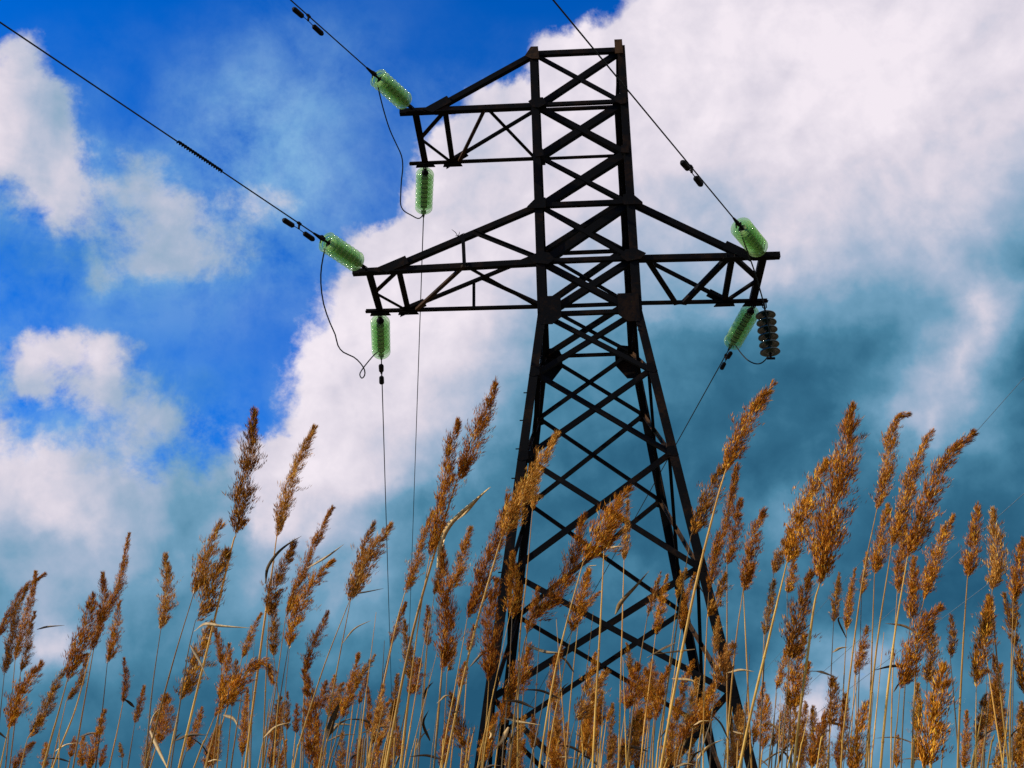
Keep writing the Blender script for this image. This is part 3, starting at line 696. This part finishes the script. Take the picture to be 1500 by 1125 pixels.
R = [  # plume points tip -> base, width, stem points, options
([(64,840),(35,862),(17,892),(-3,935)],13,[(-24,1125)],{}),
([(42,864),(28,890),(20,925),(6,990)],15,[(-8,1125)],{'tone':'dark'}),
([(66,848),(56,875),(40,915),(22,968)],13,[(8,1125)],{}),
([(55,900),(45,930),(40,960),(30,985)],12,[(14,1125)],{'tone':'dark'}),
([(58,972),(40,998),(24,1028),(12,1070)],25,[(0,1125)],{}),
([(92,976),(76,1005),(65,1040),(40,1083)],16,[(30,1125)],{'tone':'dark'}),
([(48,1088),(32,1105),(18,1130)],14,[(12,1150)],{}),
([(132,870),(124,910),(112,950),(98,998)],26,[(84,1050),(63,1125)],{'spx':3.6}),
([(148,838),(150,880),(143,915),(133,955)],17,[(110,1040),(77,1125)],{'spx':3.2}),
([(188,782),(180,828),(170,865),(150,905),(140,935)],14,[(125,1020),(107,1125)],{'spx':3}),
([(172,880),(167,920),(162,955),(157,973)],15,[(150,1040),(140,1125)],{'dark_stem':True}),
([(130,960),(118,1000),(97,1027)],10,[(75,1125)],{'tone':'dark'}),
([(243,815),(246,860),(243,892),(235,925)],21,[(223,1010),(212,1125)],{'spx':3,'dark_stem':True,'tone':'tan'}),
([(192,972),(190,1000),(180,1030)],10,[(172,1070),(160,1125)],{}),
([(208,1004),(204,1030),(197,1062)],11,[(187,1125)],{}),
([(153,1042),(145,1070),(134,1105),(130,1130)],15,[(128,1150)],{}),
([(238,1015),(236,1050),(230,1092)],28,[(220,1125)],{'Y':4.6}),
([(122,1080),(118,1125)],13,[(116,1150)],{}),
([(110,1080),(103,1110)],9,[(98,1135)],{}),
([(153,1092),(146,1125)],9,[(144,1150)],{}),
([(174,1090),(179,1112)],7,[(178,1140)],{'tone':'dark'}),
([(64,1088),(64,1128)],11,[(62,1150)],{}),
([(296,1038),(285,1070),(272,1102)],13,[(262,1135)],{}),
([(374,606),(368,650),(361,700),(352,745),(345,786)],31,[(340,800),(310,925),(262,1125)],{'spx':4.2,'tone':'dark'}),
([(461,630),(444,665),(427,712),(415,750),(405,788)],23,[(398,840),(384,935),(359,1125)],{'spx':4.2,'tone':'tan'}),
([(327,770),(312,800),(298,835),(283,872)],26,[(252,975),(213,1125)],{'spx':3.2,'tone':'tan'}),
([(333,808),(316,845),(302,885),(286,910)],31,[(273,970),(250,1125)],{'tone':'dark','spx':2.8,'dark_stem':True}),
([(430,792),(415,825),(401,862),(394,905)],24,[(391,960),(384,1125)],{'tone':'dark'}),
([(485,740),(468,775),(448,825),(432,865),(418,905)],17,[(405,1000),(385,1125)],{}),
([(489,826),(470,842),(450,872),(432,910),(422,950)],22,[(412,1010),(395,1125)],{}),
([(407,893),(403,930),(401,962)],15,[(410,1040),(420,1125)],{'tone':'dark'}),
([(381,898),(368,925),(354,965)],12,[(345,1000),(305,1125)],{}),
([(303,908),(292,940),(280,980),(264,1028)],27,[(258,1060),(245,1125)],{'tone':'dark','spx':3}),
([(316,922),(321,945),(325,975)],13,[(322,1030),(312,1125)],{'Y':5}),
([(338,948),(333,985),(323,1030)],17,[(315,1070),(300,1125)],{'Y':4.6}),
([(400,998),(392,972),(368,980),(338,1018),(313,1053)],20,[(300,1085),(284,1125)],{'spx':3,'Y':3}),
([(481,898),(466,930),(452,965),(446,990)],15,[(444,1050),(440,1125)],{}),
([(446,985),(453,1020),(456,1070),(453,1120)],24,[(452,1150)],{}),
([(476,998),(472,1020),(466,1040)],14,[(460,1125)],{}),
([(571,769),(547,800),(529,835),(512,880)],28,[(475,975),(438,1090),(430,1125)],{'spx':3,'tone':'tan'}),
([(549,772),(536,800),(528,835),(514,876)],14,[(492,990),(467,1125)],{'spx':3,'Y':3.0,'tone':'tan'}),
([(529,965),(520,1000),(508,1030),(498,1055)],16,[(490,1090),(480,1125)],{}),
([(549,961),(532,985),(518,1012)],11,[(500,1075),(485,1125)],{'tone':'dark'}),
([(540,988),(532,1010),(526,1032)],9,[(510,1125)],{}),
([(416,1033),(408,1060),(400,1100),(397,1128)],17,[(395,1150)],{}),
([(436,1033),(433,1075)],10,[(428,1125)],{}),
([(421,1015),(420,1072)],8,[(418,1125)],{'tone':'dark'}),
([(314,1068),(306,1100),(300,1128)],15,[(298,1150)],{}),
([(363,1010),(358,1060),(355,1110)],13,[(353,1150)],{}),
([(727,550),(706,610),(687,662),(668,708)],28,[(647,775),(605,925),(565,1125)],{'spx':5}),
([(672,625),(660,665),(652,715),(642,765),(628,822)],28,[(615,900),(600,1010),(586,1125)],{'spx':3}),
([(632,745),(620,780),(607,830),(592,872)],16,[(576,935),(537,1125)],{'spx':3.4}),
([(688,766),(678,800),(669,840),(657,868)],20,[(650,950),(635,1125)],{}),
([(650,815),(652,870),(654,930),(648,985)],28,[(642,1060),(636,1125)],{'Y':2.7}),
([(649,795),(645,840),(636,872)],14,[(624,960),(612,1125)],{'tone':'dark'}),
([(815,645),(795,678),(775,705),(755,745),(734,790)],29,[(728,810),(690,945),(652,1125)],{'spx':4,'tone':'tan'}),
([(744,735),(736,765),(726,800),(712,832),(700,870),(684,908)],27,[(668,1000),(645,1125)],{}),
([(787,690),(784,720),(780,748)],12,[(771,850),(761,945),(758,1125)],{'spx':3,'Y':3.2,'tone':'tan'}),
([(750,810),(752,860),(750,908)],23,[(745,1000),(735,1125)],{'Y':4}),
([(728,850),(720,885),(716,930),(716,1000)],28,[(712,1060),(705,1125)],{'Y':3.2}),
([(595,885),(585,910),(572,945)],12,[(555,1020),(536,1125)],{}),
([(591,910),(597,950),(603,1000)],17,[(590,1060),(575,1125)],{'tone':'dark'}),
([(613,965),(608,995),(600,1020)],19,[(588,1125)],{'Y':4.5}),
([(627,890),(626,948)],13,[(620,1030),(612,1125)],{}),
([(668,945),(660,975),(655,985)],8,[(648,1125)],{'tone':'dark'}),
([(694,918),(686,955)],11,[(675,1125)],{}),
([(682,972),(672,1008)],13,[(660,1125)],{}),
([(662,1020),(668,1050),(680,1098)],22,[(690,1140)],{'tone':'dark','Y':3.4}),
([(657,1058),(646,1125)],15,[(642,1150)],{}),
([(777,948),(766,980),(742,1030)],28,[(725,1080),(712,1125)],{'Y':3.4}),
([(540,1010),(541,1040),(537,1078)],10,[(532,1125)],{}),
([(571,1030),(562,1042),(552,1065)],10,[(545,1125)],{}),
([(524,1085),(530,1120)],8,[(531,1150)],{}),
([(583,990),(578,1030),(573,1055)],12,[(566,1125)],{'tone':'dark'}),
([(855,752),(847,795),(834,835),(815,868),(778,912)],27,[(765,960),(745,1125)],{'spx':3}),
([(920,720),(902,745),(886,775),(870,802),(854,824)],36,[(832,905),(812,990),(790,1125)],{'spx':3.6}),
([(908,722),(899,750),(890,775),(885,800)],16,[(880,905),(868,1125)],{'spx':4,'Y':2.4}),
([(921,730),(919,775),(914,822)],10,[(912,900),(906,1125)],{'spx':3,'Y':3.6,'tone':'tan'}),
([(788,862),(780,900),(772,928)],15,[(760,1125)],{}),
([(860,845),(851,875),(843,905),(837,928)],22,[(820,1010),(800,1125)],{}),
([(878,867),(860,885),(848,905)],10,[(838,1000),(828,1125)],{}),
([(968,840),(958,870),(948,905)],9,[(936,980),(918,1125)],{'tone':'tan','spx':3,'Y':4}),
([(977,845),(969,880),(960,932)],14,[(948,1030),(938,1125)],{'Y':4.5}),
([(1006,832),(998,850),(992,877)],13,[(980,980),(965,1125)],{'tone':'dark'}),
([(1016,845),(1004,880),(997,925)],12,[(985,1010),(970,1125)],{}),
([(822,950),(812,985),(807,1022)],15,[(800,1125)],{}),
([(873,955),(866,985),(853,1015)],13,[(840,1125)],{}),
([(889,981),(872,1005),(860,1030),(842,1056)],26,[(828,1125)],{'tone':'tan','Y':3.4}),
([(918,945),(922,970),(925,995)],11,[(920,1125)],{'tone':'dark'}),
([(934,973),(928,1000),(916,1040)],26,[(905,1125)],{'Y':3.8}),
([(980,975),(970,1005),(960,1058)],14,[(955,1125)],{'Y':4.6}),
([(1016,966),(1006,990),(996,1020)],11,[(988,1125)],{}),
([(1002,1018),(988,1058)],11,[(975,1125)],{}),
([(1042,1008),(1027,1035),(1008,1068),(998,1090)],18,[(990,1125)],{}),
([(882,1018),(878,1065)],14,[(874,1125)],{'Y':5}),
([(871,1070),(860,1112)],13,[(856,1150)],{}),
([(897,1033),(888,1058)],7,[(880,1125)],{}),
([(806,1075),(814,1130)],18,[(816,1150)],{}),
([(780,1050),(782,1100)],14,[(783,1150)],{'tone':'dark'}),
([(925,1098),(918,1125)],10,[(915,1150)],{}),
([(1134,560),(1112,588),(1092,622),(1074,660),(1062,692)],30,[(1047,745),(1012,890),(968,1125)],{'spx':5.2}),
([(1064,680),(1046,710),(1031,745),(1012,785)],27,[(1000,860),(985,960),(960,1125)],{'tone':'dark'}),
([(1075,690),(1069,730),(1060,775),(1048,810),(1038,870)],18,[(1035,930),(1025,1125)],{'tone':'rust'}),
([(1083,737),(1077,770),(1073,800),(1065,828)],20,[(1065,950),(1066,1125)],{'spx':3.4}),
([(1121,745),(1106,780),(1098,820),(1089,862)],24,[(1078,940),(1068,1050),(1066,1125)],{'spx':3.4}),
([(1100,832),(1094,850),(1089,866)],14,[(1094,970),(1101,1125)],{'spx':3.4}),
([(1060,845),(1052,875),(1036,905)],17,[(1032,1000),(1030,1125)],{'tone':'dark','Y':3.6}),
([(1052,905),(1046,960)],10,[(1040,1125)],{'Y':5,'tone':'tan'}),
([(1247,600),(1240,645),(1227,705),(1214,770),(1200,858)],50,[(1193,885),(1183,960),(1163,1125)],{'spx':5.2,'Y':2.25}),
([(1217,668),(1196,710),(1180,748),(1166,790),(1152,827)],36,[(1130,920),(1083,1125)],{'spx':5.2,'Y':2.4}),
([(1156,778),(1145,805),(1133,842)],17,[(1122,930),(1112,1125)],{'tone':'tan'}),
([(1133,850),(1127,890),(1119,932)],14,[(1113,1125)],{'tone':'dark'}),
([(1163,822),(1159,850),(1153,870)],15,[(1154,950),(1160,1125)],{'spx':2.6}),
([(1187,840),(1174,880),(1164,925),(1156,970)],29,[(1150,1050),(1145,1125)],{'tone':'dark'}),
([(1180,930),(1166,975),(1158,1045)],25,[(1152,1125)],{'Y':3.6}),
([(1230,840),(1226,870),(1221,912)],13,[(1217,1000),(1214,1125)],{'tone':'dark','dark_stem':True}),
([(1253,834),(1246,870),(1240,925)],12,[(1236,1000),(1230,1125)],{}),
([(1273,808),(1268,840),(1262,872)],10,[(1255,1125)],{}),
([(1075,942),(1062,962),(1050,1003)],27,[(1040,1060),(1022,1125)],{'tone':'tan','Y':3.2}),
([(1046,1005),(1038,1030),(1028,1062)],28,[(1020,1125)],{'Y':4,'dens':0.7}),
([(1151,945),(1146,975),(1137,1012)],11,[(1130,1125)],{}),
([(1126,1018),(1122,1050),(1117,1100)],18,[(1114,1125)],{'Y':5}),
([(1224,990),(1222,1030),(1217,1065)],21,[(1212,1125)],{'tone':'dark','Y':4}),
([(1236,1022),(1233,1060),(1228,1128)],18,[(1227,1150)],{'Y':4}),
([(1271,918),(1263,955),(1252,992)],14,[(1245,1125)],{}),
([(1273,1028),(1262,1060),(1254,1100),(1250,1135)],24,[(1249,1155)],{'tone':'rust'}),
([(1212,1043),(1200,1080),(1190,1125)],18,[(1186,1150)],{'Y':4}),
([(1143,1048),(1132,1095)],10,[(1126,1125)],{'tone':'dark'}),
([(1176,1060),(1172,1120)],12,[(1170,1150)],{'tone':'dark'}),
([(1329,609),(1313,615),(1303,648),(1298,695),(1284,748)],22,[(1262,860),(1238,1050),(1232,1125)],{'spx':3.4}),
([(1365,632),(1347,665),(1332,710),(1318,762),(1306,802)],24,[(1284,950),(1268,1125)],{'spx':4}),
([(1413,648),(1382,675),(1365,710),(1351,752),(1340,785),(1329,818)],31,[(1308,950),(1290,1125)],{'spx':4.6}),
([(1304,738),(1296,775),(1289,810),(1281,842)],23,[(1277,960),(1273,1125)],{'spx':3.4}),
([(1327,770),(1319,825),(1314,872)],18,[(1308,980),(1305,1125)],{'Y':4.2}),
([(1396,757),(1381,787),(1369,820),(1353,880)],21,[(1345,930),(1335,1125)],{}),
([(1428,744),(1424,780),(1421,815),(1417,850)],22,[(1410,960),(1403,1125)],{'spx':4}),
([(1456,747),(1459,790),(1461,828),(1453,868)],26,[(1460,960),(1478,1125)],{'spx':3.2,'tone':'tan'}),
([(1502,790),(1494,830),(1484,884)],24,[(1481,1000),(1480,1125)],{'spx':3}),
([(1340,818),(1339,865),(1333,912)],22,[(1326,1000),(1320,1125)],{'tone':'rust','dark_stem':True}),
([(1373,894),(1352,915),(1339,945),(1330,975),(1318,1010)],31,[(1314,1060),(1308,1125)],{'Y':2.8}),
([(1360,918),(1361,960),(1358,1003)],20,[(1352,1125)],{'tone':'dark'}),
([(1390,905),(1393,935),(1392,965)],11,[(1397,1020),(1406,1125)],{'dark_stem':True,'tone':'dark','Y':4}),
([(1449,878),(1444,918),(1436,960),(1430,1008)],26,[(1430,1125)],{}),
([(1450,872),(1447,900),(1441,935)],18,[(1455,1030),(1470,1125)],{'tone':'dark'}),
([(1462,878),(1476,925),(1488,965),(1502,1020)],15,[(1512,1125)],{'Y':3.4,'tone':'dark'}),
([(1388,973),(1381,1010),(1368,1060),(1354,1130)],38,[(1352,1155)],{'Y':2.2}),
([(1350,1000),(1346,1040),(1342,1073)],15,[(1338,1125)],{'tone':'dark'}),
([(1415,1043),(1415,1085),(1412,1128)],13,[(1411,1150)],{}),
([(1455,963),(1461,1010),(1466,1088)],17,[(1468,1125)],{'tone':'dark'}),
([(1499,1028),(1495,1062)],12,[(1492,1125)],{'tone':'dark'}),
([(1316,1078),(1313,1125)],10,[(1312,1150)],{}),
([(1481,878),(1485,925)],13,[(1483,1125)],{'tone':'dark','Y':4.2}),
]
for pl, w, st, o in R:
    if o.get('spx', 0) < 3 and 'dark_stem' not in o and rng.random() < 0.25: o = dict(o, dark_stem=True)
    make_reed(pl, w, st, **o)
# bare stalks whose plumes are out of sight or gone, and small plumes deep in the stand
def xpick(k):
    return float(rng.choice([rng.uniform(540, 1200), rng.uniform(0, 1500), rng.uniform(260, 560), rng.uniform(1130, 1500)], p=[.5, .2, .12, .18]))
for i in range(84):
    x = xpick(i); Y = rng.uniform(2.4, 6.0); lean = rng.normal(0.10, 0.07); top = rng.uniform(880, 1075) if rng.random() < .6 else rng.uniform(1000, 1110)
    make_reed([(x + lean * (1125 - top) - 2, top + 0.1), (x + lean * (1125 - top), top + 6)], 10, [(x + lean * 40, 1085), (x, 1125)], spx=float(rng.uniform(1.6, 3.2)), Y=float(Y), plume=False,
              dark_stem=bool(rng.random() < 0.3), group='bare reed stalks', label='bare broken reed stalk without a plume, crowded low among the plumed reeds')
for i in range(70):
    x = xpick(i); tip = rng.uniform(965, 1090); L_ = rng.uniform(45, 95); lean = rng.normal(0.16, 0.1); w = rng.uniform(11, 21)
    make_reed([(x + lean * L_, tip), (x + lean * L_ * 0.45, tip + L_ * 0.5), (x, tip + L_)], w, [(x - 8, max(1125, tip + L_ + 20))], tone=str(rng.choice(['rust', 'dark', 'rust', 'tan'])), Y=float(rng.uniform(4.5, 7.5)),
              group='small plumes deep in the stand', label='small brown reed plume low and deep in the stand near the bottom of the picture', dens=0.85)

# leaves hang on the nearest stem
def leaf(pts2, w, dark=False):
    x0, y0 = pts2[0]
    def dist(r):
        best = 1e9; c = r['chain']
        for (xa, ya), (xb, yb) in zip(c, c[1:]):
            for k in range(11):
                best = min(best, math.hypot(xa + (xb - xa) * k / 10 - x0, ya + (yb - ya) * k / 10 - y0))
        return best
    r = min([q for q in reeds if q['plume']], key=dist); Y = r['Y']; sc = Y / F_PX / 0.93
    path = [Vector(q) for q in smooth_path([tuple(on_y(x, y, Y - 0.01 - 0.04 * i)) for i, (x, y) in enumerate(pts2)], 20)]
    n = len(path) - 1; mb = MB(); vs = []; fs = []
    for i, q in enumerate(path):
        t = (path[min(i + 1, n)] - path[max(i - 1, 0)]).normalized(); k = i / n
        s_ = t.cross(Vector((0.2 * math.sin(3 * k), -1, 0.5 * math.cos(4 * k)))).normalized(); up = t.cross(s_)
        hw = w * sc * 0.5 * min(1, 0.35 + 3 * k) * (1 - k ** 2.2) + 0.0003
        vs += [q - s_ * hw, q + up * hw * 0.35, q + s_ * hw, q + up * (hw * 0.35 - 0.0006)]
    for i in range(n):
        a_ = 4 * i
        fs += [(a_, a_ + 1, a_ + 5, a_ + 4), (a_ + 1, a_ + 2, a_ + 6, a_ + 5), (a_ + 2, a_ + 3, a_ + 7, a_ + 6), (a_ + 3, a_, a_ + 4, a_ + 7)]
    mb.add(vs, fs); mb.build('leaf', M_LEAF_DARK if dark else M_LEAF, r['e'], origin=path[0], smooth=True)
for pts2, w, dk in [
 ([(641,832),(646,795),(658,770),(675,752),(700,730),(719,713)],7.5,False), ([(668,763),(682,750),(700,730),(717,714)],6,False),
 ([(284,925),(300,914),(325,917),(367,920)],5,False), ([(279,945),(292,968),(302,991)],4,False), ([(389,855),(392,832),(405,812),(422,797),(442,785)],4.5,True),
 ([(450,832),(478,816),(504,797)],3.5,False), ([(479,1082),(488,1052),(501,1022)],9,True), ([(490,1060),(517,1062)],3,False), ([(770,945),(800,955),(824,956)],4.5,False),
 ([(885,803),(913,800)],3.5,False), ([(901,900),(910,882),(932,858),(951,836)],6,False), ([(990,941),(968,952),(947,964)],3,False), ([(1018,951),(985,955),(960,958)],2.5,False),
 ([(984,994),(1010,996),(1026,1003)],4,False), ([(1186,983),(1202,984),(1227,993)],4,True), ([(738,1052),(765,1058),(792,1062)],3.5,False), ([(220,1070),(234,1102),(250,1135)],5,False),
 ([(197,1036),(188,1028),(180,1023)],4,True), ([(1330,975),(1305,976),(1280,982)],4,True), ([(1074,1071),(1094,1077)],3,False), ([(1181,1076),(1193,1089)],3.5,True),
 ([(327,1047),(342,1053),(350,1067)],5,False), ([(54,922),(70,918),(95,916)],3,True), ([(716,1082),(722,1070),(725,1060)],8,False), ([(505,870),(530,868),(562,862)],2.5,True),
 ([(1030,868),(1018,850),(1005,842)],3,True), ([(745,1065),(735,1085),(722,1100)],6,False), ([(640,1030),(652,1020),(662,1018)],3,False), ([(1240,935),(1228,908),(1236,905)],3,True),
 ([(870,835),(862,830),(874,828)],3,False), ([(630,1085),(620,1060),(628,1040)],4,True), ([(1150,1075),(1132,1062),(1120,1058)],3,False)]:
    leaf(pts2, w, dk)

for i in range(80):
    q = reeds[int(rng.integers(0, len(reeds)))]; c = q['chain']
    (xa, ya), (xb, yb) = c[0], c[-1]; k = float(rng.uniform(0.2, 1)); x, y = xa + (xb - xa) * k, ya + (yb - ya) * k
    if y < 930 or y > 1135: continue
    sd = float(rng.choice([-1, 1], p=[.35, .65])); L_ = float(rng.uniform(18, 60)); a_ = float(rng.uniform(0.25, 1.3))
    leaf([(x, y), (x + sd * L_ * 0.5 * math.sin(a_ + 0.1), y - L_ * 0.52 * math.cos(a_ + 0.1)), (x + sd * L_ * math.sin(a_ + 0.25), y - L_ * math.cos(a_ + 0.25) * 0.95)], float(rng.uniform(2.0, 4.2)), bool(rng.random() < 0.7))

# labels for the reeds: what each looks like and where it stands among its neighbours
ZONES = [(-50, 100, 'at the left edge'), (100, 215, 'near the left edge'), (215, 350, 'left of the thin wires'), (350, 500, 'below the left arms'), (500, 600, 'beside the thin wires'),
         (600, 735, "beside the pylon's left leg"), (735, 830, "before the pylon's left leg"), (830, 960, 'between the pylon legs'), (960, 1080, "before the pylon's right leg"),
         (1080, 1190, "beyond the pylon's right leg"), (1190, 1290, 'round the tallest broad plume'), (1290, 1380, 'in the right-hand cluster'), (1380, 1600, 'at the right edge')]
ORD = ['first', 'second', 'third', 'fourth', 'fifth', 'sixth', 'seventh', 'eighth', 'ninth', 'tenth', 'eleventh', 'twelfth']
cells = {}
for r in reeds:
    if r['label']:
        r['e']['label'] = r['label']; r['e']['group'] = r['group']; continue
    tx, ty = r['pl'][0]
    z = next(z for a_, b_, z in ZONES if a_ <= tx < b_)
    h_ = 'high' if ty < 800 else ('mid-height' if ty < 950 else 'low')
    cells.setdefault((z, h_), []).append(r)
for (z, h_), rs in cells.items():
    rs.sort(key=lambda r: r['pl'][0][0])
    for i, r in enumerate(rs):
        wd = 'broad' if r['w'] >= 24 else ('narrow' if r['w'] <= 13 else 'full')
        tn = {'rust': 'rust', 'dark': 'dark', 'tan': 'tan'}[r['tone']]
        if len(rs) == 1: lab = f'reed with {wd} {tn} plume, the only {h_} one {z}'
        else: lab = f'reed with {wd} {tn} plume, {ORD[i]} from left among {h_} ones {z}'
        r['e']['label'] = lab; r['e']['group'] = 'reeds with plumes'
